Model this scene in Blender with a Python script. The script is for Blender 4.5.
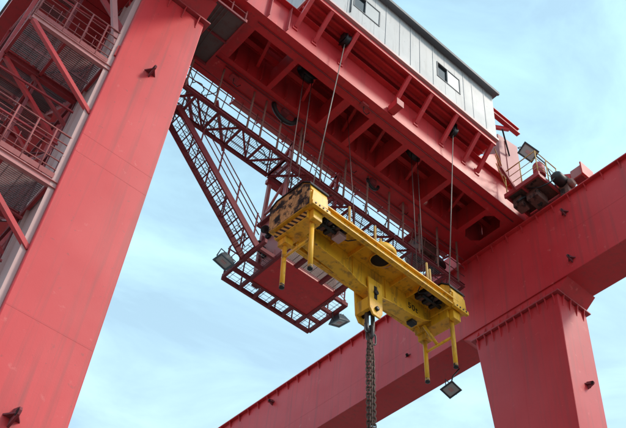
import bpy, math, random
from mathutils import Vector, Matrix
R = math.radians
random.seed(11)
for o in list(bpy.data.objects): bpy.data.objects.remove(o)
scene = bpy.context.scene
COL = scene.collection

# ------------------------------------------------------------------ camera
# World: x = along the trolley (across the two girders), y = along the girders, z = up. Eye of the camera at the origin, ground 1.7 m below.
cam = bpy.data.cameras.new('camera'); cam_o = bpy.data.objects.new('camera', cam); COL.objects.link(cam_o)
cam_o.matrix_world = Matrix(((0.754988, -0.527754, -0.389190, 0), (-0.650666, -0.529247, -0.544548, 0), (0.081410, 0.664360, -0.742966, 0), (0, 0, 0, 1)))
cam.sensor_width = 36; cam.lens = 51.75; cam.clip_start = .05; cam.clip_end = 5000
scene.camera = cam_o

# ------------------------------------------------------------------ sky and sun
SUN = Vector((.8, -1, 1.3)).normalized()
world = bpy.data.worlds.new('World'); scene.world = world; world.use_nodes = True
nt = world.node_tree; nt.nodes.clear()
def WN(t, **k):
    n = nt.nodes.new(t)
    for a, b in k.items(): setattr(n, a, b)
    return n
sky = WN('ShaderNodeTexSky', sky_type='NISHITA', sun_disc=False)
sky.sun_elevation = math.asin(SUN.z); sky.sun_rotation = math.atan2(SUN.x, SUN.y)
sky.altitude = 0; sky.air_density = 1.0; sky.dust_density = 1.6; sky.ozone_density = .7
tc = WN('ShaderNodeTexCoord'); mp = WN('ShaderNodeMapping')
mp.inputs['Scale'].default_value = (1.1, 2.6, 5.0); mp.inputs['Rotation'].default_value = (0, 0, R(25))
nz = WN('ShaderNodeTexNoise'); nz.inputs['Scale'].default_value = 2.4; nz.inputs['Detail'].default_value = 6; nz.inputs['Roughness'].default_value = .58; nz.inputs['Distortion'].default_value = .5
rp = WN('ShaderNodeValToRGB'); rp.color_ramp.elements[0].position = .38; rp.color_ramp.elements[0].color = (.42, .42, .42, 1); rp.color_ramp.elements[1].position = .70; rp.color_ramp.elements[1].color = (.72, .72, .72, 1)
mx = WN('ShaderNodeMix', data_type='RGBA'); pass
bg = WN('ShaderNodeBackground'); bg.inputs['Strength'].default_value = .118
wo = WN('ShaderNodeOutputWorld')
L = nt.links.new
sx_ = WN('ShaderNodeSeparateXYZ'); hz_ = WN('ShaderNodeMapRange'); hz_.inputs[1].default_value = .80; hz_.inputs[2].default_value = .05; hz_.inputs[3].default_value = 0; hz_.inputs[4].default_value = 1
veil = WN('ShaderNodeMix', data_type='RGBA'); veil.inputs['A'].default_value = (4.2, 6.8, 7.7, 1); veil.inputs['B'].default_value = (7.0, 8.9, 9.6, 1)   # thin cirrus veil, whiter towards the horizon
L(tc.outputs['Generated'], sx_.inputs['Vector']); L(sx_.outputs['Z'], hz_.inputs[0]); L(hz_.outputs[0], veil.inputs['Factor']); L(veil.outputs['Result'], mx.inputs['B'])
L(tc.outputs['Generated'], mp.inputs['Vector']); L(mp.outputs['Vector'], nz.inputs['Vector']); L(nz.outputs['Fac'], rp.inputs['Fac'])
L(rp.outputs['Color'], mx.inputs['Factor']); L(sky.outputs['Color'], mx.inputs['A']); L(mx.outputs['Result'], bg.inputs['Color']); L(bg.outputs['Background'], wo.inputs['Surface'])
sl = bpy.data.lights.new('sun', 'SUN'); sl.energy = 1.25; sl.angle = R(10); sl.color = (1, .90, .78)
so = bpy.data.objects.new('sun', sl); COL.objects.link(so); so.rotation_euler = SUN.to_track_quat('Z', 'Y').to_euler(); so.location = (5, -20, 40)

scene.view_settings.view_transform = 'Standard'; scene.view_settings.look = 'None'; scene.view_settings.gamma = 1
scene.view_settings.exposure = .73
scene.render.engine = 'CYCLES'

# ------------------------------------------------------------------ materials
def mat(name, c, c2=None, rough=.5, metal=0, spec=.5, sheen=0, stain=None, stain_amt=.3, streak=(5, 5, .55), bump=.0, bump_scale=30, nscale=.45, wave=.0, coat=0, patch=None, patch_pos=.6, stain_lo=.52):
    m = bpy.data.materials.new(name); m.use_nodes = True; t = m.node_tree; b = t.nodes['Principled BSDF']
    N = t.nodes.new; K = t.links.new
    b.inputs['Roughness'].default_value = rough; b.inputs['Metallic'].default_value = metal
    b.inputs['Specular IOR Level'].default_value = spec
    b.inputs['Sheen Weight'].default_value = sheen; b.inputs['Sheen Roughness'].default_value = .45; b.inputs['Sheen Tint'].default_value = (1, .80, .80, 1)
    b.inputs['Coat Weight'].default_value = coat; b.inputs['Coat Roughness'].default_value = .3
    g = N('ShaderNodeNewGeometry')
    def noise(scale, vec=None, detail=4, rough_=.55):
        n = N('ShaderNodeTexNoise'); n.inputs['Scale'].default_value = scale; n.inputs['Detail'].default_value = detail; n.inputs['Roughness'].default_value = rough_
        K(vec or g.outputs['Position'], n.inputs['Vector']); return n.outputs['Fac']
    def ramp(src, a, b_, lo=0., hi=1.):
        r = N('ShaderNodeMapRange'); r.inputs[1].default_value = a; r.inputs[2].default_value = b_; r.inputs[3].default_value = lo; r.inputs[4].default_value = hi
        K(src, r.inputs[0]); return r.outputs[0]
    def mix(f, a, b_):
        x = N('ShaderNodeMix'); x.data_type = 'RGBA'
        if hasattr(f, 'is_linked'): K(f, x.inputs['Factor'])
        else: x.inputs['Factor'].default_value = f
        for s, v in (('A', a), ('B', b_)):
            if isinstance(v, tuple): x.inputs[s].default_value = (*v, 1)
            else: K(v, x.inputs[s])
        return x.outputs['Result']
    col = c
    if c2: col = mix(ramp(noise(nscale, detail=5), .32, .68), c, c2)
    if c2:
        oi = N('ShaderNodeObjectInfo'); hsv = N('ShaderNodeHueSaturation')
        K(ramp(oi.outputs['Random'], 0, 1, .93, 1.07), hsv.inputs['Value']); K(col, hsv.inputs['Color']); col = hsv.outputs['Color']
    if stain:
        mpn = N('ShaderNodeMapping'); mpn.inputs['Scale'].default_value = streak; K(g.outputs['Position'], mpn.inputs['Vector'])
        s1 = ramp(noise(1.0, mpn.outputs['Vector'], 6, .6), stain_lo, stain_lo + .26, 0, stain_amt)
        col = mix(s1, col, stain)
        s2 = ramp(noise(9, None, 3), .66, .74, 0, stain_amt * .8); col = mix(s2, col, stain)
    if patch:
        s3 = ramp(noise(3.2, None, 5, .65), patch_pos, patch_pos + .08); col = mix(s3, col, patch)
    if isinstance(col, tuple): b.inputs['Base Color'].default_value = (*col, 1)
    else: K(col, b.inputs['Base Color'])
    if c2: K(ramp(noise(1.2), .3, .7, max(.05, rough - .03), min(1, rough + .05)), b.inputs['Roughness'])
    if bump:
        bp = N('ShaderNodeBump'); bp.inputs['Strength'].default_value = bump; bp.inputs['Distance'].default_value = .01
        K(noise(bump_scale, None, 4), bp.inputs['Height'])
        if wave:
            b2 = N('ShaderNodeBump'); b2.inputs['Strength'].default_value = wave; b2.inputs['Distance'].default_value = .12
            K(noise(1.1, None, 1), b2.inputs['Height']); K(bp.outputs['Normal'], b2.inputs['Normal']); K(b2.outputs['Normal'], b.inputs['Normal'])
        else: K(bp.outputs['Normal'], b.inputs['Normal'])
    return m
RED = mat('red_paint', (.55, .020, .027), (.63, .042, .047), .45, 0, .4, .10, (.27, .045, .042), .62, streak=(6, 6, .22), stain_lo=.50, bump=.07, bump_scale=45, wave=.055, patch=(.66, .095, .09), patch_pos=.64)
RED2 = mat('red_paint_worn', (.36, .025, .033), (.44, .045, .05), .5, 0, .45, .2, (.16, .05, .04), .55, bump=.12, patch=(.20, .07, .05), patch_pos=.66)
MAROON = mat('maroon_and_backlit_red', (.18, .026, .034), (.24, .040, .048), .7, 0, .4, .1, (.08, .03, .03), .5, bump=.08)  # red darkened as backlit shade for walkway and cab steel; also small fittings
ROSE = mat('dull_rose_paint', (.27, .05, .05), (.38, .10, .095), .6, 0, .4, .05, (.12, .04, .035), .6, bump=.1, nscale=2)
PINK = mat('faded_pink_paint', (.46, .15, .15), (.54, .22, .21), .55, 0, .4, .25, (.30, .12, .10), .5, bump=.08)
YEL = mat('yellow_paint', (.82, .41, .010), (.87, .47, .02), .5, 0, .5, .05, (.13, .07, .025), .85, bump=.10, streak=(6, 6, 1.4), stain_lo=.50, patch=(.30, .15, .03), patch_pos=.62)
YELD = mat('yellow_dirty', (.50, .27, .07), (.62, .40, .17), .65, 0, .3, .05, (.05, .03, .015), .9, bump=.3, streak=(4, 4, 1.6), stain_lo=.46, patch=(.03, .021, .014), patch_pos=.445)
WHITE = mat('white_cladding', (.40, .415, .42), (.48, .492, .495), .5, 0, .4, 0, (.20, .20, .195), .6, bump=.03, streak=(9, 9, .7))
TRIM = mat('pale_pink_trim', (.62, .38, .36), (.70, .50, .48), .5)
DARK = mat('dark_steel', (.018, .018, .02), (.035, .033, .033), .45, .3, .4, bump=.1)
BLACK = mat('black_rubber', (.010, .010, .011), None, .6)
HOLE = mat('dark_opening', (.012, .010, .009), None, .9)
ROOF = mat('grey_roof_edge', (.10, .11, .12), (.16, .17, .18), .6)
GLASS = mat('window_glass_dark', (.010, .016, .020), None, .06, 0, .6)
PALEGL = mat('window_pale_sash', (.33, .37, .39), (.38, .42, .43), .4, 0, .5)
ROPE = mat('steel_rope', (.20, .18, .16), (.30, .27, .24), .5, .4, bump=.3, bump_scale=90)
ROPED = mat('dark_steel_rope', (.10, .06, .055), (.16, .09, .08), .5, .3)
CHAIN = mat('rusty_chain', (.10, .065, .05), (.20, .13, .10), .55, .5, bump=.2)
GREY = mat('grey_plate', (.10, .095, .09), (.17, .155, .145), .65, .1, .4, 0, (.12, .04, .035), .7, bump=.15)
SHEEN_GALV = mat('pale_sheen_and_galvanised', (.50, .28, .265), (.58, .37, .35), .5, .1, .5, .2, (.30, .22, .20), .4)  # pale pink of the leg's painted sky sheen; also galvanised parts
RUSTP = mat('rust_brown_post', (.20, .085, .065), (.32, .17, .13), .65, 0, .3, 0, (.08, .04, .03), .6, bump=.2, nscale=2)
GRATE = mat('grating_steel', (.10, .06, .06), (.15, .09, .09), .6, .2)
GRATEP = mat('grating_pale', (.17, .10, .10), (.26, .16, .155), .6, .1)
RAILY = mat('yellow_rail', (.50, .28, .05), (.58, .36, .10), .5)
BRONZE = mat('rusty_machinery', (.11, .055, .045), (.22, .11, .09), .7, .1, .4, 0, (.04, .025, .02), .8, bump=.3, patch=(.03, .02, .02), patch_pos=.55)
LENS = mat('floodlight_lens', (.34, .34, .33), (.44, .44, .43), .3, 0, .6)
LAMPB = mat('floodlight_housing_blue', (.05, .085, .11), (.07, .11, .14), .4)
LAMPK = mat('floodlight_housing_dark', (.030, .034, .038), (.05, .055, .06), .45)
CONC = mat('concrete_ground', (.13, .125, .115), (.17, .163, .15), .85, bump=.2, nscale=.1)
PRINT = mat('black_print', (.02, .016, .01), None, .5)
LOADY = mat('rusty_hook_steel', (.06, .055, .055), (.11, .10, .095), .45, .5, bump=.1)
def hazard():
    m = bpy.data.materials.new('hazard_stripes'); m.use_nodes = True; t = m.node_tree; b = t.nodes['Principled BSDF']
    tc = t.nodes.new('ShaderNodeTexCoord'); mp = t.nodes.new('ShaderNodeMapping'); mp.inputs['Rotation'].default_value = (R(45), 0, 0)
    w = t.nodes.new('ShaderNodeTexWave'); w.bands_direction = 'Y'; w.inputs['Scale'].default_value = 3.3; w.inputs['Distortion'].default_value = .3
    r = t.nodes.new('ShaderNodeValToRGB'); r.color_ramp.interpolation = 'CONSTANT'; r.color_ramp.elements[0].color = (.012, .011, .010, 1); r.color_ramp.elements[1].position = .5; r.color_ramp.elements[1].color = (.62, .36, .07, 1)
    t.links.new(tc.outputs['Object'], mp.inputs['Vector']); t.links.new(mp.outputs['Vector'], w.inputs['Vector']); t.links.new(w.outputs['Fac'], r.inputs['Fac']); t.links.new(r.outputs['Color'], b.inputs['Base Color'])
    b.inputs['Roughness'].default_value = .55
    return m
HAZ = hazard()

# ------------------------------------------------------------------ mesh helpers
V = Vector
class MB:
    def __init__(s): s.v = []; s.f = []; s.sm = []
    def add(s, vs, fs, smooth=False):
        n = len(s.v); s.v += [tuple(v) for v in vs]; s.f += [tuple(i + n for i in f) for f in fs]; s.sm += [smooth] * len(fs); return s
    def box(s, x0, x1, y0, y1, z0, z1):
        return s.add([(x, y, z) for z in (z0, z1) for y in (y0, y1) for x in (x0, x1)], [(0, 2, 3, 1), (4, 5, 7, 6), (0, 1, 5, 4), (2, 6, 7, 3), (0, 4, 6, 2), (1, 3, 7, 5)])
    def frame(s, p, q, hint=(0, 0, 1)):
        d = (V(q) - V(p)).normalized(); h = V(hint)
        if abs(d.dot(h)) > .97: h = V((0, 1, 0)) if abs(d.y) < .9 else V((1, 0, 0))
        a = d.cross(h).normalized(); b = a.cross(d).normalized(); return d, a, b
    def bar(s, p, q, w, h, hint=(0, 0, 1)):
        p, q = V(p), V(q); d, a, b = s.frame(p, q, hint); a = a * w / 2; b = b * h / 2
        vs = [c + u + k for c in (p, q) for k in (-b, b) for u in (-a, a)]
        return s.add(vs, [(0, 2, 3, 1), (4, 5, 7, 6), (0, 1, 5, 4), (2, 6, 7, 3), (0, 4, 6, 2), (1, 3, 7, 5)])
    def ibeam(s, p, q, w, h, t=.02, hint=(0, 0, 1)):
        p, q = V(p), V(q); d, a, b = s.frame(p, q, hint)
        s.bar(p + b * (h / 2 - t / 2), q + b * (h / 2 - t / 2), w, t, hint); s.bar(p - b * (h / 2 - t / 2), q - b * (h / 2 - t / 2), w, t, hint)
        return s.bar(p, q, t, h - 2 * t, hint)
    def tube(s, p, q, r, n=8, r2=None): return s.path([p, q], r, n, r2)
    def path(s, pts, r, n=8, r2=None):
        pts = [V(p) for p in pts]; rings = []
        d0 = (pts[1] - pts[0]).normalized(); h = V((0, 0, 1)) if abs(d0.z) < .9 else V((1, 0, 0))
        a = d0.cross(h).normalized()
        for i, p in enumerate(pts):
            d = ((pts[min(i + 1, len(pts) - 1)] - p).normalized() + (p - pts[max(i - 1, 0)]).normalized()).normalized() if 0 < i < len(pts) - 1 else (pts[min(i + 1, len(pts) - 1)] - pts[max(i - 1, 0)] if len(pts) > 2 and False else (pts[1] - pts[0] if i == 0 else pts[-1] - pts[-2])).normalized()
            a = (a - d * a.dot(d)).normalized(); b = d.cross(a)
            rr = r + ((r2 - r) * i / (len(pts) - 1) if r2 is not None else 0)
            rings.append([p + (a * math.cos(2 * math.pi * k / n) + b * math.sin(2 * math.pi * k / n)) * rr for k in range(n)])
        vs = [v for g in rings for v in g]; fs = []
        for i in range(len(rings) - 1):
            for k in range(n): fs.append((i * n + k, i * n + (k + 1) % n, (i + 1) * n + (k + 1) % n, (i + 1) * n + k))
        s.add(vs, fs, True); m = len(s.v) - len(vs)
        s.f.append(tuple(m + k for k in reversed(range(n)))); s.f.append(tuple(m + (len(rings) - 1) * n + k for k in range(n))); s.sm += [False, False]
        return s
    def prism(s, pts, axis, lo, hi):
        n = len(pts)
        def mk(p, c):
            l = list(p); l.insert(axis, c); return tuple(l)
        vs = [mk(p, lo) for p in pts] + [mk(p, hi) for p in pts]
        return s.add(vs, [tuple(range(n))[::-1], tuple(range(n, 2 * n))] + [(i, (i + 1) % n, (i + 1) % n + n, i + n) for i in range(n)])
    def lathe(s, c, axis, prof, n=20):
        # prof: list of (radius, offset along axis); closed solid of revolution round the axis through c
        ax = V(axis).normalized(); h = V((0, 0, 1)) if abs(ax.z) < .9 else V((1, 0, 0)); a = ax.cross(h).normalized(); b = ax.cross(a); c = V(c)
        vs = [c + ax * t + (a * math.cos(2 * math.pi * k / n) + b * math.sin(2 * math.pi * k / n)) * r for r, t in prof for k in range(n)]
        fs = [(i * n + k, i * n + (k + 1) % n, (i + 1) * n + (k + 1) % n, (i + 1) * n + k) for i in range(len(prof) - 1) for k in range(n)]
        m = len(s.v); s.add(vs, fs, True)
        s.f.append(tuple(m + k for k in reversed(range(n)))); s.f.append(tuple(m + (len(prof) - 1) * n + k for k in range(n))); s.sm += [False, False]; return s
    def link(s, c, d, side, ln, w, r, n=12, m=6):
        # one chain link: a stadium ring of round wire
        c, d, side = V(c), V(d).normalized(), V(side).normalized(); nn = d.cross(side); pts = []
        for k in range(n):
            t = 2 * math.pi * k / n; x = math.cos(t); y = math.sin(t)
            pts.append(c + side * (x * w) + d * (y * w + (ln - w) * (1 if y > 1e-6 else (-1 if y < -1e-6 else 0))))
        vs = []; fs = []
        for k in range(n):
            tg = (pts[(k + 1) % n] - pts[k - 1]).normalized(); o = tg.cross(nn).normalized()
            vs += [pts[k] + (o * math.cos(2 * math.pi * j / m) + nn * math.sin(2 * math.pi * j / m)) * r for j in range(m)]
        for k in range(n):
            for j in range(m): fs.append((k * m + j, ((k + 1) % n) * m + j, ((k + 1) % n) * m + (j + 1) % m, k * m + (j + 1) % m))
        return s.add(vs, fs, True)
    def mesh(s, name, off=(0, 0, 0)):
        me = bpy.data.meshes.new(name); o = V(off); me.from_pydata([V(v) - o for v in s.v], [], s.f)
        for p, k in zip(me.polygons, s.sm): p.use_smooth = k
        import bmesh
        bm = bmesh.new(); bm.from_mesh(me); bmesh.ops.recalc_face_normals(bm, faces=bm.faces); bm.to_mesh(me); bm.free()
        return me
OFF = {}
def thing(name, label, cat, loc=(0, 0, 0), rot=(0, 0, 0), group=None, local=False):
    o = bpy.data.objects.new(name, None); COL.objects.link(o); o.location = loc; o.rotation_euler = rot; o.empty_display_size = .2
    o['label'] = label; o['category'] = cat
    if group: o['group'] = group
    OFF[o] = V((0, 0, 0)) if local else V(loc)
    return o
def part(p, name, mb, m, bevel=0, label=None, stuff=False):
    off = OFF[p]; me = mb if isinstance(mb, bpy.types.Mesh) else mb.mesh(name, off)
    o = bpy.data.objects.new(name, me); COL.objects.link(o); o.parent = p; OFF[o] = off
    if m and not me.materials: me.materials.append(m)
    if bevel:
        b = o.modifiers.new('bevel', 'BEVEL'); b.width = bevel; b.segments = 2; b.limit_method = 'ANGLE'
    if label: o['label'] = label
    if stuff: o['kind'] = 'stuff'
    return o
def single(name, mb, m, label, cat, loc, group=None, bevel=0):
    o = bpy.data.objects.new(name, mb.mesh(name, loc)); COL.objects.link(o); o.location = loc; o.data.materials.append(m)
    o['label'] = label; o['category'] = cat
    if group: o['group'] = group
    if bevel:
        b = o.modifiers.new('bevel', 'BEVEL'); b.width = bevel; b.segments = 2; b.limit_method = 'ANGLE'
    return o
def struct(name, mb, m, kind='structure'):
    o = bpy.data.objects.new(name, mb.mesh(name)); COL.objects.link(o); o.data.materials.append(m); o['kind'] = kind; return o
def at(p, name, mesh, loc, m=None, rot=None):
    """a part that shares mesh data with its look-alikes"""
    o = bpy.data.objects.new(name, mesh); COL.objects.link(o); o.parent = p; o.location = V(loc) - OFF[p]
    if rot: o.rotation_euler = rot
    if m and not mesh.materials: mesh.materials.append(m)
    return o
def railing(t, pts, h, m, posts, r=.022, mids=(.5,), top=True):
    """pts: line of the railing's foot; posts: distances along it"""
    pts = [V(p) for p in pts]; seg = [(pts[i + 1] - pts[i]).length for i in range(len(pts) - 1)]
    for s in posts:
        k = 0
        while k < len(seg) - 1 and s > seg[k]: s -= seg[k]; k += 1
        p = pts[k].lerp(pts[k + 1], min(1, s / seg[k])); part(t, 'rail_post', MB().tube(p, p + V((0, 0, h)), r, 6), m)
    up = V((0, 0, h))
    if top: part(t, 'handrail', MB().path([p + up for p in pts], r * 1.05, 6), m)
    for f in mids: part(t, 'mid_rail', MB().path([p + up * f for p in pts], r * .7, 6), m)
def grating(t, x0, x1, y0, y1, z, along, pitch, m, w=.006, h=.03, name='grating'):
    b = MB(); n = int(((y1 - y0) if along == 'x' else (x1 - x0)) / pitch)
    for i in range(n + 1):
        if along == 'x': y = y0 + (y1 - y0) * (i + .5) / (n + 1); b.box(x0, x1, y - w / 2, y + w / 2, z - h, z)
        else: x = x0 + (x1 - x0) * (i + .5) / (n + 1); b.box(x - w / 2, x + w / 2, y0, y1, z - h, z)
    k = int(((x1 - x0) if along == 'x' else (y1 - y0)) / .3)
    for i in range(k + 1):
        if along == 'x': x = x0 + (x1 - x0) * (i + .5) / (k + 1); b.box(x - .004, x + .004, y0, y1, z - .012, z + .002)
        else: y = y0 + (y1 - y0) * (i + .5) / (k + 1); b.box(x0, x1, y - .004, y + .004, z - .012, z + .002)
    return part(t, name, b, m, stuff=True)

# ------------------------------------------------------------------ ground
gr = MB(); gr.add([(-1500, -1500, -1.7), (1500, -1500, -1.7), (1500, 1500, -1.7), (-1500, 1500, -1.7)], [(0, 1, 2, 3)]); struct('ground', gr, CONC)

# ------------------------------------------------------------------ the two main girders
GZ0, GZ1 = 18.05, 21.05
def lug(t, c, n, down=(0, 0, -1), s=.17):
    """lifting lug: an eye plate standing off a face (normal n) with a base pad and two gussets"""
    c, n, d = V(c), V(n), V(down); side = n.cross(d)
    b = MB()
    prof = [(-.75, 0), (.75, 0), (.42, 1.0)] + [(.42 * math.cos(a), 1.0 + .42 * math.sin(a)) for a in (R(45), R(90), R(135))] + [(-.42, 1.0)]
    vs = [c + d * (u * s) + n * (w * s) + side * k for k in (-.018, .018) for u, w in prof]; m = len(prof)
    b.add(vs, [tuple(range(m))[::-1], tuple(range(m, 2 * m))] + [(i, (i + 1) % m, (i + 1) % m + m, i + m) for i in range(m)])
    o = part(t, 'lifting_lug', b, MAROON)
    g = MB()
    for k in (-1, 1):
        q = [c + side * (k * .02), c + side * (k * .13), c + side * (k * .02) + n * (s * .9)]
        g.add([x + d * e for e in (-.012, .012) for x in q], [(0, 1, 2), (5, 4, 3), (0, 3, 4, 1), (1, 4, 5, 2), (2, 5, 3, 0)])
    part(o, 'gusset', g, MAROON)
    e = MB(); e.lathe(c + n * s, side, [(.055, -.024), (.055, .024)], 10); part(o, 'eye', e, HOLE)
def girder(name, label, x0, x1, fins):
    t = thing(name, label, 'girder', ((x0 + x1) / 2, 10, GZ0))
    ya, yb = 1.5, 46
    part(t, 'web_plate', MB().box(x0, x0 + .03, ya, yb, GZ0 + .03, GZ1 - .04), RED); part(t, 'web_plate', MB().box(x1 - .03, x1, ya, yb, GZ0 + .03, GZ1 - .04), RED)
    part(t, 'bottom_flange', MB().box(x0 - .03, x1 + .03, ya, yb, GZ0, GZ0 + .03), RED)
    part(t, 'top_flange', MB().box(x0 - .13, x1 + .13, ya, yb, GZ1 - .04, GZ1), RED)
    part(t, 'end_plate', MB().box(x0 + .03, x1 - .03, ya + .05, ya + .08, GZ0 + .03, GZ1 - .04), RED)
    part(t, 'rail', MB().box((x0 + x1) / 2 - .04, (x0 + x1) / 2 + .04, ya, yb, GZ1, GZ1 + .12), DARK)
    fm = MB(); fm.prism([(0, 0), (-.115, 0), (-.115, -.05), (-.02, -.26), (0, -.26)], 1, -.008, .008); me = fm.mesh('stiffener_fin'); me.materials.append(RED)
    y = 4.0
    while fins and y < 30:
        at(t, 'stiffener_fin', me, (x0, y, GZ1 - .04)); y += .6
    for y in (9.72, 17.6, 25.5): part(t, 'weld_seam', MB().box(x0 - .002, x0, y - .02, y + .02, GZ0 + .03, GZ1 - .3), RED)
    part(t, 'weld_seam', MB().box(x0 - .0015, x0, ya, 9.6, 19.62, 19.645), RED); part(t, 'weld_seam', MB().box(x0 - .0015, x0, 13.9, 30, 19.0, 19.025), RED)
    return t
gR = girder('gantry_girder', 'long red box girder crossing behind the yellow spreader with fins along its top edge', 16.0, 17.12, True)
lug(gR, (16, 9.64, 20.42), (-1, 0, 0)); lug(gR, (16, 9.70, 18.52), (-1, 0, 0)); lug(gR, (16, 23.5, 20.6), (-1, 0, 0)); lug(gR, (16, 16.2, 18.75), (-1, 0, 0), s=.05)
gL = girder('gantry_girder', 'dark red box girder overhead, upper left, resting on the nearest big leg', 2.42, 3.70, False)

# ------------------------------------------------------------------ legs
def leg(label, x0, x1, y1, yb):
    """box leg from the ground up to a bolted cap plate under the girder"""
    y0 = 10.35; zc = 17.66
    t = thing('gantry_tower', label, 'crane leg', ((x0 + x1) / 2, 11.8, -1.7))
    zt = zc
    b = MB(); zk = 13.2
    lv = [(-1.7, yb), (zk, yb + .05), (zt, y1)]
    vs = [(x, y, z) for z, ye in lv for x, y in ((x0, y0), (x1, y0), (x1, ye), (x0, ye))]
    b.add(vs, [(3, 2, 1, 0), (8, 9, 10, 11)] + [(i * 4 + k, i * 4 + (k + 1) % 4, i * 4 + 4 + (k + 1) % 4, i * 4 + 4 + k) for i in (0, 1) for k in range(4)])
    part(t, 'leg_shell', b, RED, .02)
    part(t, 'cap_plate', MB().box(x0 - .10, x1 + .10, y0 - .10, y1 + .10, zc, zc + .05), RED2, .006)
    h = MB(); h.prism([(10.37, zc + .05), (y1 - .02, zc + .05), (y1 + .5, GZ0 - .001), (9.95, GZ0 - .001)], 0, x0 + .012, x1 - .012); part(t, 'haunch', h, RED)
    # stiffener fins above and below the cap plate
    lo = MB().prism([(0, 0), (-.095, 0), (-.085, -.05), (-.012, -.36), (0, -.36)], 1, -.009, .009).mesh('cap_fin'); up = MB().prism([(0, 0), (-.095, 0), (-.085, .05), (-.012, .26), (0, .26)], 1, -.009, .009).mesh('cap_fin_upper')
    n = 11
    for i in range(n):
        y = y0 + .12 + (y1 - y0 - .24) * i / (n - 1)
        at(t, 'cap_fin', lo, (x0, y, zc), RED); at(t, 'cap_fin', up, (x0 + .012, y, zc + .05), RED)
    for i in range(4):
        x = x0 + .18 + (x1 - x0 - .36) * i / 3
        at(t, 'cap_fin', lo, (x, y0, zc), RED, (0, 0, R(90)))
    for z in (12.2, 11.72, 8.2, 4.2): part(t, 'weld_seam', MB().box(x0 + .02, x1 - .02, y0 - .0015, y0, z, z + .03), RED)
    part(t, 'weld_seam', MB().box(x0 - .0015, x0, y0 + 1.45, y0 + 1.48, 0, 16.6), RED)
    return t
lR = leg('wide red leg under the long girder, at the right edge', 16.0, 17.25, 13.38, 12.72)
lug(lR, (16.68, 10.35, 14.85), (0, -1, 0), s=.15)
lL = leg('big red leg nearest the camera at the left, with stairs on its side', 2.30, 3.78, 13.38, 12.72)
lug(lL, (3.03, 10.35, 14.85), (0, -1, 0)); lug(lL, (3.0, 10.35, 6.62), (0, -1, 0), s=.19)

# ------------------------------------------------------------------ plant room on the outer side of the left girder
t = thing('plant_room', 'dark red box room hung on the outer side of the upper left girder', 'plant room', (1.3, 15, 18.12))
for i in range(6):
    y = 9.6 + i * 2.4; part(t, 'floor_plate', MB().box(.24, 2.40, y, y + 2.385, 18.12, 18.17), RED)
part(t, 'side_wall', MB().box(.26, .32, 9.62, 23.98, 18.18, 20.9), RED); part(t, 'roof', MB().box(.2, 2.40, 9.55, 24.05, 20.9, 20.98), ROOF); part(t, 'end_wall', MB().box(.33, 2.39, 9.62, 9.68, 18.18, 20.89), RED)
for y in (10.8, 15.6, 20.4): part(t, 'floor_rib', MB().box(.3, 2.39, y - .03, y + .03, 18.0, 18.118), RED)

# ------------------------------------------------------------------ trolley frame
TZ = 21.4
t = trolley = thing('crane_trolley', 'red open trolley frame spanning the two girders below the white machinery house', 'trolley', (10, 12.5, TZ))
NY0, NY1, FY0, FY1 = 11.20, 11.70, 12.95, 13.88
def boxbeam(t, name, x0, x1, y0, y1, z0, z1, fl=.05):
    o = part(t, name, MB().box(x0, x1, y0, y1, z0 + .025, z1 - .03), RED)
    part(o, 'bottom_flange', MB().box(x0, x1, y0 - .015, y1 + .015, z0, z0 + .025), RED); part(o, 'top_flange', MB().box(x0, x1, y0 - fl, y1 + .02, z1 - .03, z1), RED)
boxbeam(t, 'near_beam', 3.2, 16.35, NY0, NY1, TZ, 22.62, .17)
boxbeam(t, 'far_beam', 3.2, 16.35, FY0, FY1, TZ, 22.62)
for x, w in ((4.6, .3), (5.55, .3), (7.16, .16), (9.1, .26), (10.06, .20), (11.42, .22), (13.3, .18), (15.02, .18)):
    o = part(t, 'cross_beam', MB().box(x - w / 2 + .03, x + w / 2 - .03, NY1 + .002, FY0 - .002, TZ + .02, 22.25), RED); part(o, 'bottom_flange', MB().box(x - w / 2, x + w / 2, NY1 + .017, FY0 - .017, TZ + .001, TZ + .02), RED)
part(t, 'end_plate', MB().box(15.80, 16.35, NY1 + .017, FY0 - .017, TZ + .002, TZ + .03), RED)
for (ax, ay) in ((15.11, FY0 - .017), (15.80, FY0 - .017), (15.80, NY1 + .017), (15.11, NY1 + .017)):
    sx = 1 if ax < 15.5 else -1; sy = -1 if ay > 12.3 else 1
    part(t, 'corner_gusset', MB().prism([(ax, ay), (ax + sx * .2, ay), (ax, ay + sy * .2)], 2, TZ + .003, TZ + .02), RED)
for y in (12.0, 12.62): part(t, 'stringer', MB().ibeam((5.7, y, 22.48), (16.2, y, 22.48), .16, .42), RED)
part(t, 'deck_plate', MB().box(6.62, 14.1, 10.47, 13.95, 22.92, 22.95), RED)
for x in (7.9, 8.4, 10.7, 12.2, 12.8, 14.3): part(t, 'deck_joist', MB().box(x - .04, x + .04, NY1 + .01, FY0 - .01, 22.70, 22.918), RED)
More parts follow.
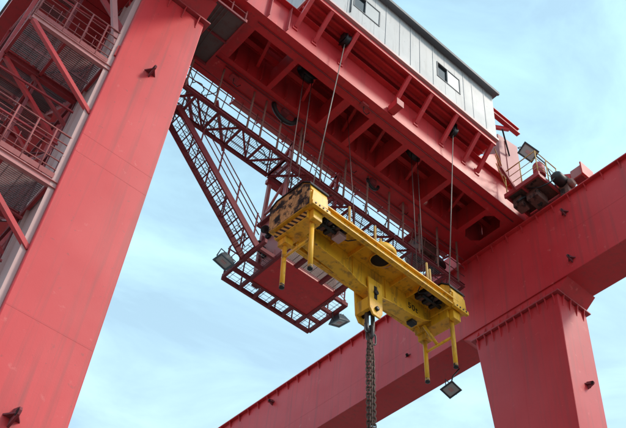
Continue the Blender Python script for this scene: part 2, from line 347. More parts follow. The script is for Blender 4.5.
# diagonal brackets carrying the overhanging deck of the house
for i, x in enumerate((6.62, 7.31, 8.30, 8.95, 9.72, 10.40, 11.32, 12.41, 13.39, 14.0)):
    if i in (3, 4): continue
    o = part(t, 'bracket', MB().bar((x, 11.19, 21.98), (x, 10.50, 22.78), .11, .12, (1, 0, 0)), RED, .005); part(o, 'foot_plate', MB().box(x - .09, x + .09, 11.17, 11.199, 21.86, 22.12), RED)
part(t, 'end_deck', MB().box(14.12, 16.3, 11.72, 13.9, 22.64, 22.67), RED); part(t, 'end_deck', MB().box(3.2, 6.6, 11.3, 13.9, 22.64, 22.67), RED)
part(t, 'end_diaphragm', MB().box(16.2, 16.22, NY1 + .01, FY0 - .01, TZ + .035, 22.63), RED)
part(t, 'edge_channel', MB().box(6.6, 14.12, 10.44, 10.50, 22.76, 22.918), RED)
for y in (10.72, 10.98): part(t, 'deck_stringer', MB().box(6.63, 14.1, y - .03, y + .03, 22.80, 22.918), RED)
o = part(t, 'outrigger_stub', MB().box(10.18, 10.42, 10.80, 11.18, 21.46, 21.72), RED, .008); part(o, 'end_cap', MB().box(10.165, 10.435, 10.78, 10.799, 21.445, 21.735), RED2)
# end post near the long girder, with sloping rib
o = part(t, 'end_post', MB().prism([(15.30, 22.63), (16.40, 22.63), (16.32, 25.42), (15.30, 25.22)], 1, 11.2, 11.9), PINK, .01)
part(o, 'post_rib', MB().box(15.62, 15.66, 11.17, 11.199, 22.7, 25.1), PINK)
part(t, 'end_fairing', MB().prism([(14.15, 22.9), (15.29, 22.64), (15.29, 24.2), (14.15, 23.0)], 1, 11.3, 11.36), RED)
part(t, 'end_bulkhead', MB().box(14.45, 15.28, 11.9, 12.0, 22.68, 24.4), RED)
# near beam web above its flange at the left end: stained panel, stubs
for x in (5.0, 5.7, 6.35): part(t, 'web_stiffener', MB().box(x - .01, x + .01, 11.07, 11.199, 21.43, 22.58), RED2)
for y, a, b in ((13.1, 4.6, 14.8), (13.18, 5.8, 12.2), (13.6, 6.0, 15.6), (11.45, 5.6, 15.9)): part(t, 'conduit', MB().tube((a, y, TZ - .03), (b, y, TZ - .03), .018, 6), MAROON)
for x, y in ((6.2, 13.3), (8.9, 13.45), (10.7, 13.3), (13.0, 13.4), (9.5, 11.45)): o = part(t, 'junction_box', MB().box(x - .12, x + .12, y - .09, y + .09, TZ - .10, TZ - .001), RED2, .01); part(o, 'box_cable', MB().path([(x, y, TZ - .1), (x + .03, y + .05, TZ - .25), (x + .2, y + .1, TZ - .2), (x + .3, y + .1, TZ - .02)], .012, 6), BLACK)
for i in range(21):
    x = 5.9 + i * .46; part(t, 'flange_stiffener', MB().box(x - .008, x + .008, FY0 - .12, FY0 - .0005, 21.44, 22.2), RED)
for x in (6.3, 8.0, 9.6, 10.75, 12.3, 14.2): part(t, 'lower_strut', MB().bar((x, NY1 + .02, 22.0), (x + .35, FY0 - .02, 22.0), .09, .10), RED)
# buffers and wheels on the long girder
def wheel(t, x, y):
    o = part(t, 'wheel', MB().lathe((x, y, GZ1 + .12 + .29), (1, 0, 0), [(.08, -.13), (.32, -.13), (.32, -.09), (.28, -.085), (.28, .085), (.32, .09), (.32, .13), (.08, .13)], 28), DARK)
    part(o, 'axle', MB().lathe((x, y, GZ1 + .41), (1, 0, 0), [(.07, -.24), (.07, .24)], 12), BRONZE)
for x in (16.56, 3.06):
    for y in (9.9, 15.2): wheel(t, x, y)
    part(t, 'end_carriage', MB().box(x - .34, x - .26, 9.4, 15.7, 21.10, 22.2), RED, .01); part(t, 'end_carriage', MB().box(x + .26, x + .34, 9.4, 15.7, 21.10, 22.2), RED, .01)
o = part(t, 'buffer', MB().box(16.3, 16.8, 8.98, 9.39, 22.0, 22.42), PINK, .012); part(o, 'buffer_face', MB().box(16.36, 16.74, 9.05, 9.32, 21.97, 21.999), MAROON); part(o, 'buffer_flange', MB().box(16.24, 16.86, 8.93, 8.979, 21.94, 22.48), RED)
part(t, 'buffer_arm', MB().prism([(9.39, 22.05), (9.9, 22.21), (9.9, 22.75), (9.39, 22.4)], 0, 16.38, 16.5), RED)

# sheaves and rope drums slung in the trolley
def sheave(label, c, axis, r, w, hang):
    t = thing('rope_sheave', label, 'sheave', c)
    part(t, 'sheave_wheel', MB().lathe(c, axis, [(r * .25, -w), (r, -w), (r * .82, -w * .3), (r * .82, w * .3), (r, w), (r * .25, w)], 24), DARK)
    a = V(axis).normalized()
    for s in (-1, 1):
        p = V(c) + a * (s * (w + .025)); part(t, 'cheek_plate', MB().bar(p - V((0, 0, r * .3)), p + V((0, 0, hang)), .03 if abs(a.x) > .5 else r * 1.2, r * 1.2 if abs(a.x) > .5 else .03, (0, 1, 0)), DARK, .004)
    return t
sheave('dark rope sheave in the overhang, left of the two outer ropes', (8.14, 10.86, 22.62), (1, 0, 0), .22, .07, .28)
sheave('dark rope sheave in the overhang, above the rope nearest the white house end', (12.62, 10.88, 22.45), (1, 0, 0), .18, .06, .44)
sheave('dark rope sheave inside the left opening of the trolley frame', (7.86, 12.1, 22.05), (0, 1, 0), .33, .10, .6)
sheave('dark rope sheave inside the right opening of the trolley frame', (12.1, 12.0, 22.10), (0, 1, 0), .36, .10, .55)
t = thing('cable_guide_wheel', 'black curved cable guide hanging under the far beam above the walkway', 'cable guide', (8.35, 13.3, 21.1))
part(t, 'guide_tyre', MB().path([(8.0 + .42 * math.cos(R(a)), 13.2, 21.35 - .42 * math.sin(R(a))) for a in range(0, 181, 15)], .075, 8), BLACK); part(t, 'guide_bracket', MB().box(7.9, 8.1, 13.12, 13.28, 21.2, 21.398), MAROON)
t = thing('cable_guide_wheel', 'small black cable guide under the far beam near the spreader\'s right end', 'cable guide', (11.6, 13.4, 21.1))
part(t, 'guide_tyre', MB().path([(11.6 + .22 * math.cos(R(a)), 13.3, 21.25 - .26 * math.sin(R(a))) for a in range(0, 181, 15)], .05, 8), BLACK); part(t, 'guide_bracket', MB().box(11.5, 11.7, 13.25, 13.35, 21.15, 21.398), MAROON)
sh = []
t = thing('fan_belt_bundle', 'dirty rust brown machinery block hanging at the far end of the trolley', 'machinery', (14.9, 14.3, 21.0))
part(t, 'gear_case', MB().box(14.4, 15.2, 13.95, 14.7, 20.9, 21.7), BRONZE, .03); part(t, 'motor', MB().lathe((14.6, 14.35, 20.8), (1, 0, 0), [(.05, -.35), (.26, -.35), (.3, -.25), (.3, .25), (.2, .4), (.05, .42)], 18), BRONZE); part(t, 'mount_plate', MB().box(14.2, 15.5, 13.9, 14.8, 21.72, 21.76), RED2)
part(t, 'fan_guard', MB().lathe((15.35, 14.25, 21.0), (0, 1, 0), [(.05, -.2), (.25, -.2), (.28, 0), (.25, .2), (.05, .2)], 16), DARK)

# ------------------------------------------------------------------ white machinery house
t = house = thing('machinery_house', 'white clad machinery house on top of the red trolley', 'machinery house', (10.4, 12, 22.96))
HX0, HX1, HY0, HY1, HZ0, HZ1 = 6.6, 14.14, 10.40, 14.0, 23.06, 25.42
part(t, 'base_trim', MB().box(HX0 - .03, HX1 + .03, HY0 - .05, HY1 + .03, 22.955, 23.055), TRIM)
part(t, 'inner_wall', MB().box(HX0 + .03, HX1 - .03, HY0 + .06, HY1 - .06, HZ0, HZ1 - .02), ROOF)
wins = [(7.96, 9.02, 23.86, 24.72), (11.48, 12.52, 23.86, 24.68)]
xs = [HX0]
while xs[-1] < HX1 - .6: xs.append(xs[-1] + random.choice((.40, .47, .52, .58)))
xs.append(HX1)
for i in range(len(xs) - 1):
    a, b = xs[i] + .004, xs[i + 1] - .004; segs = [(HZ0, HZ1)]
    cut = [w for w in wins if a < w[1] and b > w[0]]
    m = MB(); d = random.uniform(0, .006)
    if cut:
        w = cut[0]
        strips = [(a, b, HZ0, w[2]), (a, b, w[3], HZ1)]
        if a < w[0]: strips.append((a, w[0], w[2], w[3]))
        if b > w[1]: strips.append((w[1], b, w[2], w[3]))
    else: strips = [(a, b, HZ0, HZ1)]
    for a, b, c, e in strips: part(t, 'wall_panel', MB().box(a, b, HY0 - d, HY0 + .05, c, e), WHITE)
for i in range(6):
    y = HY0 + .06 + i * .59; part(t, 'end_panel', MB().box(HX1 - .028, HX1, y, y + .58, HZ0, HZ1), WHITE); part(t, 'end_panel', MB().box(HX0, HX0 + .028, y, y + .58, HZ0, HZ1), WHITE)
for x in xs[1:-1]:
    if not any(w[0] - .05 < x < w[1] + .05 for w in wins): part(t, 'seam_batten', MB().box(x - .014, x + .014, HY0 - .016, HY0 - .0065, HZ0 + .002, HZ1 - .002), WHITE)
part(t, 'back_wall', MB().box(HX0, HX1, HY1 - .05, HY1, HZ0, HZ1), WHITE)
for (a, b, c, d) in wins:
    f = MB(); w = .035
    f.box(a, b, HY0 - .02, HY0 + .04, c, c + w); f.box(a, b, HY0 - .02, HY0 + .04, d - w, d); f.box(a, a + w, HY0 - .02, HY0 + .04, c + w, d - w); f.box(b - w, b, HY0 - .02, HY0 + .04, c + w, d - w)
    o = part(t, 'window', f, ROOF); mid = a + (b - a) * .46
    part(o, 'open_pane', MB().box(a + w, mid, HY0 + .045, HY0 + .055, c + w, d - w), GLASS); part(o, 'pane', MB().box(mid, b - w, HY0 + .0, HY0 + .012, c + w, d - w), PALEGL); part(o, 'mullion', MB().box(mid - .015, mid + .015, HY0 - .012, HY0 + .03, c + w, d - w), WHITE)
part(t, 'roof', MB().box(HX0 - .12, HX1 + .10, HY0 - .16, HY1 + .15, HZ1 + .002, HZ1 + .06), ROOF); part(t, 'gutter', MB().box(HX0 - .12, HX1 + .10, HY0 - .24, HY0 - .162, HZ1 - .05, HZ1 + .09), ROOF)
part(t, 'rain_pipe', MB().tube((7.86, HY0 - .03, 24.72), (7.86, HY0 - .03, 23.3), .02, 6), ROOF)
t = thing('hoist_runway_beam', 'red hoist runway beam sticking out of the white house end under its roof', 'beam', (15, 10.6, 25))
part(t, 'runway_beam', MB().ibeam((13.9, 10.72, 25.22), (15.80, 10.72, 25.28), .16, .30, .03), RED)
part(t, 'bracket_arm', MB().bar((14.16, 11.15, 24.6), (15.35, 10.78, 25.1), .10, .14), RED); part(t, 'bracket_plate', MB().prism([(14.16, 24.55), (14.16, 25.3), (14.95, 25.12)], 1, 11.0, 11.03), RED); part(t, 'tie_bar', MB().bar((14.9, 10.70, 24.6), (15.75, 11.16, 24.35), .05, .07), DARK)

# ------------------------------------------------------------------ end platform by the long girder: floor, rails, beacon, flood lamp
t = thing('end_platform', 'small railed platform at the trolley end above the long girder', 'platform', (15.6, 10.4, 21.4))
part(t, 'floor_plate', MB().box(15.1, 16.18, 9.72, 11.03, 21.62, 21.65), BRONZE)
for y in (9.75, 10.4, 11.0): part(t, 'floor_joist', MB().bar((15.1, y, 21.56), (16.18, y, 21.56), .06, .12), RED2)
part(t, 'edge_beam', MB().bar((15.08, 9.70, 21.58), (15.08, 11.05, 21.58), .06, .18), RED2); part(t, 'edge_beam', MB().bar((14.3, 10.5, 21.9), (15.1, 10.62, 21.55), .07, .12), RED2)
railing(t, [(15.12, 11.0, 21.65), (15.12, 9.76, 21.65), (16.15, 9.76, 21.65)], 1.1, RAILY, (0.02, .62, 1.24, 1.75, 2.25), .02, (.35, .68))
for z in (22.05, 22.45, 22.8): part(t, 'long_rail', MB().tube((14.2, 10.58, z), (15.1, 10.98, z), .016, 6), RAILY)
part(t, 'cable_box', MB().box(15.4, 15.95, 10.1, 10.5, 21.2, 21.54), BRONZE, .02); part(t, 'cable_box', MB().box(15.3, 15.7, 10.62, 10.95, 21.15, 21.54), BRONZE, .03)
part(t, 'hose', MB().path([(15.5 + .3 * math.sin(a), 10.1 + a * .12, 21.3 + .15 * math.cos(a * 2)) for a in [i * .5 for i in range(14)]], .04, 6), BLACK)
t = thing('warning_drum', 'round red drum standing on the small end platform', 'drum', (15.75, 10.25, 21.66))
part(t, 'drum_shell', MB().lathe((15.72, 10.1, 22.3), (0, 0, 1), [(.17, 0), (.19, .02), (.19, .5), (.16, .56), (.06, .58)], 20), RED2); part(t, 'drum_stand', MB().tube((15.72, 10.1, 21.655), (15.72, 10.1, 22.3), .07, 12), BRONZE); part(t, 'drum_band', MB().lathe((15.72, 10.1, 22.5), (0, 0, 1), [(.196, 0), (.196, .05)], 20), PINK)
t = thing('travel_drive', 'dark greasy travel drive between the end platform and the pink buffer', 'motor', (16.1, 9.6, 21.7))
part(t, 'gear_case', MB().box(15.98, 16.2, 9.35, 9.68, 21.2, 21.95), BRONZE, .03); part(t, 'motor', MB().lathe((16.0, 9.5, 21.72), (-1, 0, 0), [(.06, 0), (.17, .01), (.19, .06), (.19, .36), (.15, .42), (.05, .44)], 18), DARK); part(t, 'brake_cover', MB().lathe((16.09, 9.34, 21.6), (0, -1, 0), [(.16, 0), (.17, .05), (.12, .14), (.04, .15)], 18), BRONZE)
part(t, 'supply_cable', MB().path([(15.6, 9.5, 21.62), (15.4, 9.6, 21.3), (15.3, 9.9, 21.25), (15.25, 10.3, 21.5)], .022, 6), BLACK)
def flood(label, c, n, upv, w, h, housing, arm, group='floodlights on the crane'):
    """square flood lamp at c facing n: housing with fins, rim, lens, stirrup and arm"""
    c, n = V(c), V(n).normalized(); u = V(upv); u = (u - n * u.dot(n)).normalized(); s = n.cross(u)
    t = thing('floodlight', label, 'floodlight', c, group=group)
    def slab(a0, a1, b0, b1, d0, d1):
        m = MB(); m.add([c + s * x + u * y + n * z for z in (d0, d1) for y in (b0, b1) for x in (a0, a1)], [(0, 2, 3, 1), (4, 5, 7, 6), (0, 1, 5, 4), (2, 6, 7, 3), (0, 4, 6, 2), (1, 3, 7, 5)]); return m
    b = MB(); q = [(-.5, -.5), (.5, -.5), (.5, .5), (-.5, .5)]
    b.add([c + s * (x * w * .62) + u * (y * h * .62) - n * .17 for x, y in q] + [c + s * (x * w) + u * (y * h) for x, y in q], [(3, 2, 1, 0), (4, 5, 6, 7)] + [(i, (i + 1) % 4, (i + 1) % 4 + 4, i + 4) for i in range(4)])
    o = part(t, 'housing', b, housing, .008)
    for k in (-.2, 0, .2): part(o, 'cooling_fin', slab(k * w - .008, k * w + .008, -h * .28, h * .28, -.21, -.165), housing)
    r = MB()
    for a0, a1, b0, b1 in ((-w / 2, w / 2, -h / 2, -h / 2 + .05), (-w / 2, w / 2, h / 2 - .05, h / 2), (-w / 2, -w / 2 + .05, -h / 2 + .05, h / 2 - .05), (w / 2 - .05, w / 2, -h / 2 + .05, h / 2 - .05)):
        m = slab(a0, a1, b0, b1, .001, .03); r.add(m.v, m.f)
    part(t, 'rim', r, housing); part(t, 'lens', slab(-w / 2 + .05, w / 2 - .05, -h / 2 + .05, h / 2 - .05, .004, .012), LENS)
    part(t, 'reflector', slab(-w * .17, w * .17, -h * .12, h * .12, .0125, .017), SHEEN_GALV)
    part(t, 'stirrup', MB().path([c + s * (w / 2 + .012), c + s * (w / 2 + .02) - n * .26, c - s * (w / 2 + .02) - n * .26, c - s * (w / 2 + .012)], .016, 6), LAMPK)
    part(t, 'arm', MB().path([c - n * .26] + [V(p) for p in arm], .022, 6), LAMPK)
    return t
flood('dark square floodlight on a bent pole against the sky, beside the end platform', (15.55, 10.28, 23.55), (-.35, -.62, -.70), (.3, 0, 1), .58, .46, LAMPK, [(15.8, 10.2, 23.55), (15.95, 10.0, 23.1), (16.0, 9.8, 22.0), (16.0, 9.78, 21.66)])

# ------------------------------------------------------------------ grey platform at the left end of the trolley, with cables
t = thing('service_platform', 'grey plate platform with railing slung under the trolley beside the nearest leg', 'platform', (4.9, 12.4, 20.9))
for i, (a, b) in enumerate(((11.42, 12.28), (12.30, 13.22))): part(t, 'floor_plate', MB().box(4.28, 5.24, a, b, 20.93, 20.95), GREY)
for y in (11.42, 12.29, 13.22): part(t, 'floor_joist', MB().bar((4.28, y, 20.89), (5.24, y, 20.89), .05, .08), MAROON)
for x in (4.28, 5.24): part(t, 'edge_beam', MB().bar((x, 11.4, 20.93), (x, 13.25, 20.93), .05, .12), RED2)
for x, y in ((4.3, 11.45), (5.2, 11.45), (4.3, 13.2), (5.2, 13.2)): part(t, 'hanger', MB().bar((x, y, 20.95), (x, y, 21.398), .05, .05), MAROON)
railing(t, [(4.3, 11.42, 20.95), (5.22, 11.42, 20.95), (5.22, 11.75, 20.95)], 1.05, PINK, (.05, .45, .9, 1.22), .022, (.3, .55, .78))
for k in range(3): part(t, 'conduit', MB().path([(4.45 + k * .12, 11.4, 20.87), (4.5 + k * .1, 12.2, 20.85), (4.47 + k * .16, 13.2, 20.87)], .014, 6), GREY)
for k in range(5):
    s = -.15 + k * .08; z0 = 20.2 + .1 * k
    single('cable_loop', MB().path([(4.0 + s, 11.1 + k * .1, 21.9), (4.02 + s, 11.4, 21.0 - .05 * k), (4.05 + s, 12.0, 20.55), (4.1 + s, 12.7, 20.4 - .08 * k), (4.4 + s, 13.3, 20.6), (4.5 + s, 13.5, 21.5)], .03, 6), BLACK, ('leftmost', 'second', 'middle', 'fourth', 'rightmost')[k] + ' of five slack black cables between the nearest leg and grey platform', 'cable', (4.1 + s, 12, 20.4), 'slack cables beside the grey platform')

# ------------------------------------------------------------------ hanging walkway behind the trolley
WZ, WY0, WY1 = 19.70, 13.34, 14.20
def walkway(label, x0, x1, step, posts, WZ=WZ):
    t = thing('hanging_walkway', label, 'walkway', ((x0 + x1) / 2, 13.8, WZ))
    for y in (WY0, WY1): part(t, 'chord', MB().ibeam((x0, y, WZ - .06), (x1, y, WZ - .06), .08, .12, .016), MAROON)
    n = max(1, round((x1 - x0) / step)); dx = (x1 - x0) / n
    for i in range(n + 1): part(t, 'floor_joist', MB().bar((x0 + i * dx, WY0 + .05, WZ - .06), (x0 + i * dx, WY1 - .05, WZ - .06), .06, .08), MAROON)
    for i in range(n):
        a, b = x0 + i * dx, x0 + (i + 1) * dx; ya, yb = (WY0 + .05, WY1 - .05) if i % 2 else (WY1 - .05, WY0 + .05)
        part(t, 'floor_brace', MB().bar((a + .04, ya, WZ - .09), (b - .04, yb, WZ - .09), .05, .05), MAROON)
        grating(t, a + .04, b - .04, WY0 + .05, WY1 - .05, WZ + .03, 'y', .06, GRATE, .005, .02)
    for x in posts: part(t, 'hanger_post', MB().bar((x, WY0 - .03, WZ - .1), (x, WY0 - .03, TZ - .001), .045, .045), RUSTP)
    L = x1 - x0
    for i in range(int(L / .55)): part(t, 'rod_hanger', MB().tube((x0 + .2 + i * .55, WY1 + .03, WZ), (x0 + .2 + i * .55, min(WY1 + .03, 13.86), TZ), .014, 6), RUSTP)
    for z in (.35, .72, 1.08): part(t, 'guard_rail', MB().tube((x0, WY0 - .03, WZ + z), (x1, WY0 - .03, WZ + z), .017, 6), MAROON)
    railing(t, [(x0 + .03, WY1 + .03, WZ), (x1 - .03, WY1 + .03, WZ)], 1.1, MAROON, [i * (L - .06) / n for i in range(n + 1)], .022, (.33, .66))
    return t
walkway('maroon hanging walkway between the nearest leg and the cab stairs', 4.55, 8.39, .80, (4.9, 5.85, 6.95, 7.4, 8.0))
walkway('maroon hanging walkway above the middle of the yellow spreader', 8.41, 12.59, .84, (8.75, 9.6, 10.5, 11.4, 12.3))
walkway('short maroon hanging walkway above the right end of the yellow spreader', 12.61, 15.6, .75, (12.9, 13.6, 14.4, 15.3))
for i, (x, y, l) in enumerate(((5.0, 13.5, 'tangled black cable hanging at the walkway end beside the nearest leg'), (7.6, 13.9, 'sagging black cable slung under the walkway by the cab stairs'), (9.6, 13.6, 'sagging black cable slung under the walkway left of the spreader middle'), (11.6, 13.7, 'sagging black cable slung under the walkway right of the spreader middle'))):
    single('slack_cable', MB().path([(x + k * .07 + .06 * math.sin(k * 1.3 + i), y + .12 * math.sin(k * .9 + i), 20.6 - .9 * math.sin(math.pi * k / 14) * (1 if i else .5) - .05 * math.cos(k * 2.1)) for k in range(15)], .014, 6), BLACK, l, 'cable', (x, y, 20.2))
for x, l in ((5.2, 'leftmost'), (6.3, 'second'), ):
    single('bracing_strut', MB().bar((x, 14.25, 21.3), (x + 1.1, 15.3, 20.9), .09, .09), RED2, l + ' short red strut sticking out beyond the trolley far beam', 'strut', (x, 14.2, 21.3))
t = thing('side_gallery', 'pale underside of a gallery beyond the trolley far beam', 'gallery', (9, 15.2, 21.6))
for i in range(9): part(t, 'gallery_plate', MB().box(6.8 + i * 1.0, 7.78 + i * 1.0, 14.02, 14.34, 21.75, 21.78), PINK)
for i in range(10): part(t, 'gallery_bracket', MB().bar((6.78 + i, 13.89, 21.6), (6.78 + i, 14.36, 21.72), .05, .06), RED2)
part(t, 'gallery_rail', MB().tube((6.7, 14.3, 22.85), (15.9, 14.3, 22.85), .022, 6), MAROON)
for i in range(10): part(t, 'rail_post', MB().tube((6.78 + i, 14.3, 21.78), (6.78 + i, 14.3, 22.85), .018, 6), MAROON)

# ------------------------------------------------------------------ operator cab with gallery, hung below the trolley
CZ = 16.4
t = cab = thing('operator_cab', 'red operator cab with a see-through gallery hanging left of the yellow spreader', 'cab', (9.9, 14.4, CZ))
CX0, CX1, CY0, CY1 = 8.97, 10.87, 13.75, 14.95
GX0, GX1, GY0, GY1 = 8.36, 11.39, 13.18, 15.47
part(t, 'floor', MB().box(CX0, CX1, CY0, CY1, CZ, CZ + .06), RED, .006)
bm = .075
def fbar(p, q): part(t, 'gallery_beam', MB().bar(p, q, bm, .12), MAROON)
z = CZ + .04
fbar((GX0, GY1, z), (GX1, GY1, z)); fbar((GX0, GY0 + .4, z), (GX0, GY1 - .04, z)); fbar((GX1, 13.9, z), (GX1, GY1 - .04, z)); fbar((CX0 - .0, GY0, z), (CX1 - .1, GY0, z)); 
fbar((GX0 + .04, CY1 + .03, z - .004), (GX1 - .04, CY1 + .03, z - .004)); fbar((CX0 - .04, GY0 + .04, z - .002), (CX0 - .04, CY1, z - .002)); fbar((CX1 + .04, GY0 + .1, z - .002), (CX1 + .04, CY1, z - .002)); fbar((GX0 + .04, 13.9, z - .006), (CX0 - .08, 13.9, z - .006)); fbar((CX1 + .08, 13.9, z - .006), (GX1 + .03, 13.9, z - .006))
bays = []
xx = [GX0, CX0 - .04, 9.42, 9.92, 10.42, CX1 + .04, GX1]
for i in range(6):
    if i: fbar((xx[i], CY1 + .07, z - .003), (xx[i], GY1 - .04, z - .003))
    bays.append((xx[i] + .04, xx[i + 1] - .04, CY1 + .07, GY1 - .04))
for y0, y1 in ((13.94, 14.42), (14.48, CY1 - .01)):
    bays.append((GX0 + .04, CX0 - .08, y0, y1)); bays.append((CX1 + .08, GX1 - .04, y0, y1))
fbar((GX0 + .04, 14.45, z - .005), (CX0 - .08, 14.45, z - .005)); fbar((CX1 + .08, 14.45, z - .005), (GX1 - .04, 14.45, z - .005))
for a, b, c, d in bays: grating(t, a, b, c, d, CZ + .09, 'x', .14, GRATE, .004, .012)
for a, b in ((CX0, 9.45), (9.55, 10.3), (10.4, 10.83)):
    grating(t, a + .02, b - .02, GY0 + .05, CY0 - .05, CZ + .09, 'x', .04, GRATE, .012, .03)
    fbar((b + .03, GY0 + .04, z - .007), (b + .03, CY0 - .01, z - .007))
for x in (9.5, 10.35, ): fbar((x, GY0 + .04, z - .009), (x, CY0 - .01, z - .009))
part(t, 'seat_bracket', MB().box(9.1, 9.3, CY1 + .08, CY1 + .2, CZ + .02, CZ + .08), MAROON)
# cab walls and windows
def wallx(x, s):
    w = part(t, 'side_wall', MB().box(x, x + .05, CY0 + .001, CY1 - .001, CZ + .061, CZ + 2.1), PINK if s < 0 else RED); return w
wl = wallx(CX0, -1); part(wl, 'vent_panel', MB().box(CX0 - .012, CX0 - .001, 14.05, 14.6, CZ + .12, CZ + .5), PINK)
for k in range(4): part(wl, 'vent_slot', MB().box(CX0 - .016, CX0 - .0121, 14.1, 14.55, CZ + .18 + k * .08, CZ + .20 + k * .08), MAROON)
wallx(CX1 - .05, 1)
for y, s in ((CY1 - .05, 1), (CY0, -1)):
    w = part(t, 'front_wall', MB().box(CX0 + .051, CX1 - .051, y, y + .05, CZ + .061, CZ + .8), MAROON); part(t, 'front_wall', MB().box(CX0 + .051, CX1 - .051, y, y + .05, CZ + 1.85, CZ + 2.1), RED)  # lower panels in the shade maroon, darkening a sunlit face by colour
    for a, b in ((CX0 + .06, 9.88), (9.94, CX1 - .06)): part(t, 'cab_window', MB().box(a, b, y + .018, y + .03, CZ + .81, CZ + 1.84), GLASS)
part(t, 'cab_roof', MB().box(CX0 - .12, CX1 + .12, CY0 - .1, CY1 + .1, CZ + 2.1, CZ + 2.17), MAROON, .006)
# hanger frame to the trolley
hz = CZ + 2.17
for x in (8.92, 10.7):
    for y in (13.95, 14.86):
        part(t, 'hanger_post', MB().bar((x, y, hz), (x, y, 21.38 if y < 14 else 20.6), .10, .10), PINK if x < 9 else RED2)
    part(t, 'hanger_brace', MB().bar((x, 14.86, hz + .25), (x, 13.95, hz + 1.2), .06, .06), PINK); part(t, 'hanger_brace', MB().bar((x, 13.95, hz + .3), (x, 14.86, hz + .3), .07, .08), PINK)
    part(t, 'hanger_brace', MB().bar((x, 14.86, 20.55), (x, 13.8, 21.39), .10, .12), RED2); part(t, 'hanger_beam', MB().bar((x, 13.9, 20.45), (x, 15.0, 20.45), .10, .16), RED2)
for y in (13.95, 14.86):
    part(t, 'hanger_brace', MB().bar((8.92, y, hz + .2), (10.7, y, 20.3), .06, .06), RED2); part(t, 'hanger_beam', MB().bar((8.8, y, 20.28), (11.0, y, 20.28), .12, .16), RED2)
# gallery railing
for pts, po in (([(GX0, GY1, CZ + .1), (GX1, GY1, CZ + .1), (GX1, 13.95, CZ + .1)], [.03, .6, 1.2, 1.8, 2.4, 3.03, 3.8, 4.5]),):
    railing(t, pts, 1.05, MAROON, po, .02, (.5,))
railing(t, [(GX0, GY1 - .05, CZ + .1), (GX0, 14.7, CZ + .1)], 1.05, MAROON, (.05, .7), .02, (.5,))
part(t, 'cable_coil', MB().path([(11.2 + .07 * math.sin(a), 13.75 + .02 * a, CZ - .05 + .05 * a) for a in [i * .6 for i in range(20)]], .012, 6), PINK)
flood('dark blue floodlight on the cab gallery\'s left corner', (7.98, 14.86, 16.32), (-.25, .25, -1), (0, 1, 0), .46, .46, LAMPB, [(8.15, 14.95, 16.75), (8.36, 15.0, 16.6)])
flood('blue floodlight on the cab gallery\'s right end, beside the long girder', (11.6, 14.4, 16.26), (.35, .1, -1), (0, 1, 0), .40, .44, LAMPB, [(11.5, 14.4, 16.6), (11.40, 14.4, 16.5)])
flood('grey floodlight on a bracket under the long girder', (16.75, 15.1, 17.25), (-.25, -.2, -1), (0, 1, 0), .46, .50, LAMPK, [(16.8, 15.05, 17.75), (16.95, 14.9, 18.049)])
# horns on the cab side
for i, (y, zz, r) in enumerate(((14.42, 17.72, .12), (14.62, 17.30, .10), (14.45, 16.98, .11))):
    t = thing('horn', ('upper', 'middle', 'lower')[i] + ' black horn on the pink cab side wall', 'horn', (8.9, y, zz), group='horns on the cab')
    part(t, 'bell', MB().lathe((8.93, y, zz), (-.75, -.5, -.3), [(.03, 0), (.045, .12), (.07, .22), (r, .32), (r * 1.05, .34), (r * .9, .345), (.05, .25)], 18), BLACK); part(t, 'driver', MB().lathe((8.93, y, zz), (0, 1, 0), [(.06, -.08), (.07, -.04), (.07, .1), (.04, .13)], 14), BLACK); part(t, 'foot', MB().box(8.9, 8.968, y - .04, y + .04, zz - .1, zz + .1), DARK)
part(cab, 'wall_post', MB().box(8.90, 8.968, 14.70, 14.76, 16.7, 17.9), MAROON)

# ------------------------------------------------------------------ stair from the walkway down to the cab
t = thing('cab_stair', 'long maroon open stair dropping from the walkway to the cab gallery', 'stair', (6.8, 14.3, 18))
A, B = V((5.15, 0, 19.62)), V((8.40, 0, 16.50))
ya, yb = 13.98, 14.58
for y in (ya, yb): part(t, 'stringer', MB().bar(A + V((0, y, 0)), B + V((0, y, 0)), .05, .20), MAROON)
n = 15
for i in range(n):
    p = A.lerp(B, (i + .5) / n); tr = part(t, 'tread', MB().bar((p.x + .07, ya + .03, p.z), (p.x + .07, yb - .03, p.z), .03, .03), MAROON)
    g = MB()
    for k in range(2): g.box(p.x - .10 + k * .08, p.x - .095 + k * .08, ya + .03, yb - .03, p.z - .012, p.z + .012)
    for yy in (.2, .4): g.box(p.x - .10, p.x + .06, ya + yy - .004, ya + yy + .004, p.z - .008, p.z + .012)
    part(tr, 'tread_bars', g, GRATE, stuff=True)
d = (B - A).normalized()
for y in (ya, yb):
    for h in (.45, .75, 1.0):
        part(t, 'handrail' if h == 1.0 else 'mid_rail', MB().tube(A + V((.1, y, h)), B + V((-.05, y, h)), .016, 6), MAROON)
    for k in range(5): p = A.lerp(B, .06 + k * .22) + V((0, y, 0)); part(t, 'rail_post', MB().bar(p, p + V((0, 0, 1.0)), .035, .035), MAROON)
for k in (.28, .62): p = A.lerp(B, k); part(t, 'cross_brace', MB().bar((p.x, ya + .03, p.z - .06), (p.x + .25, yb - .03, p.z - .3), .03, .03), MAROON)

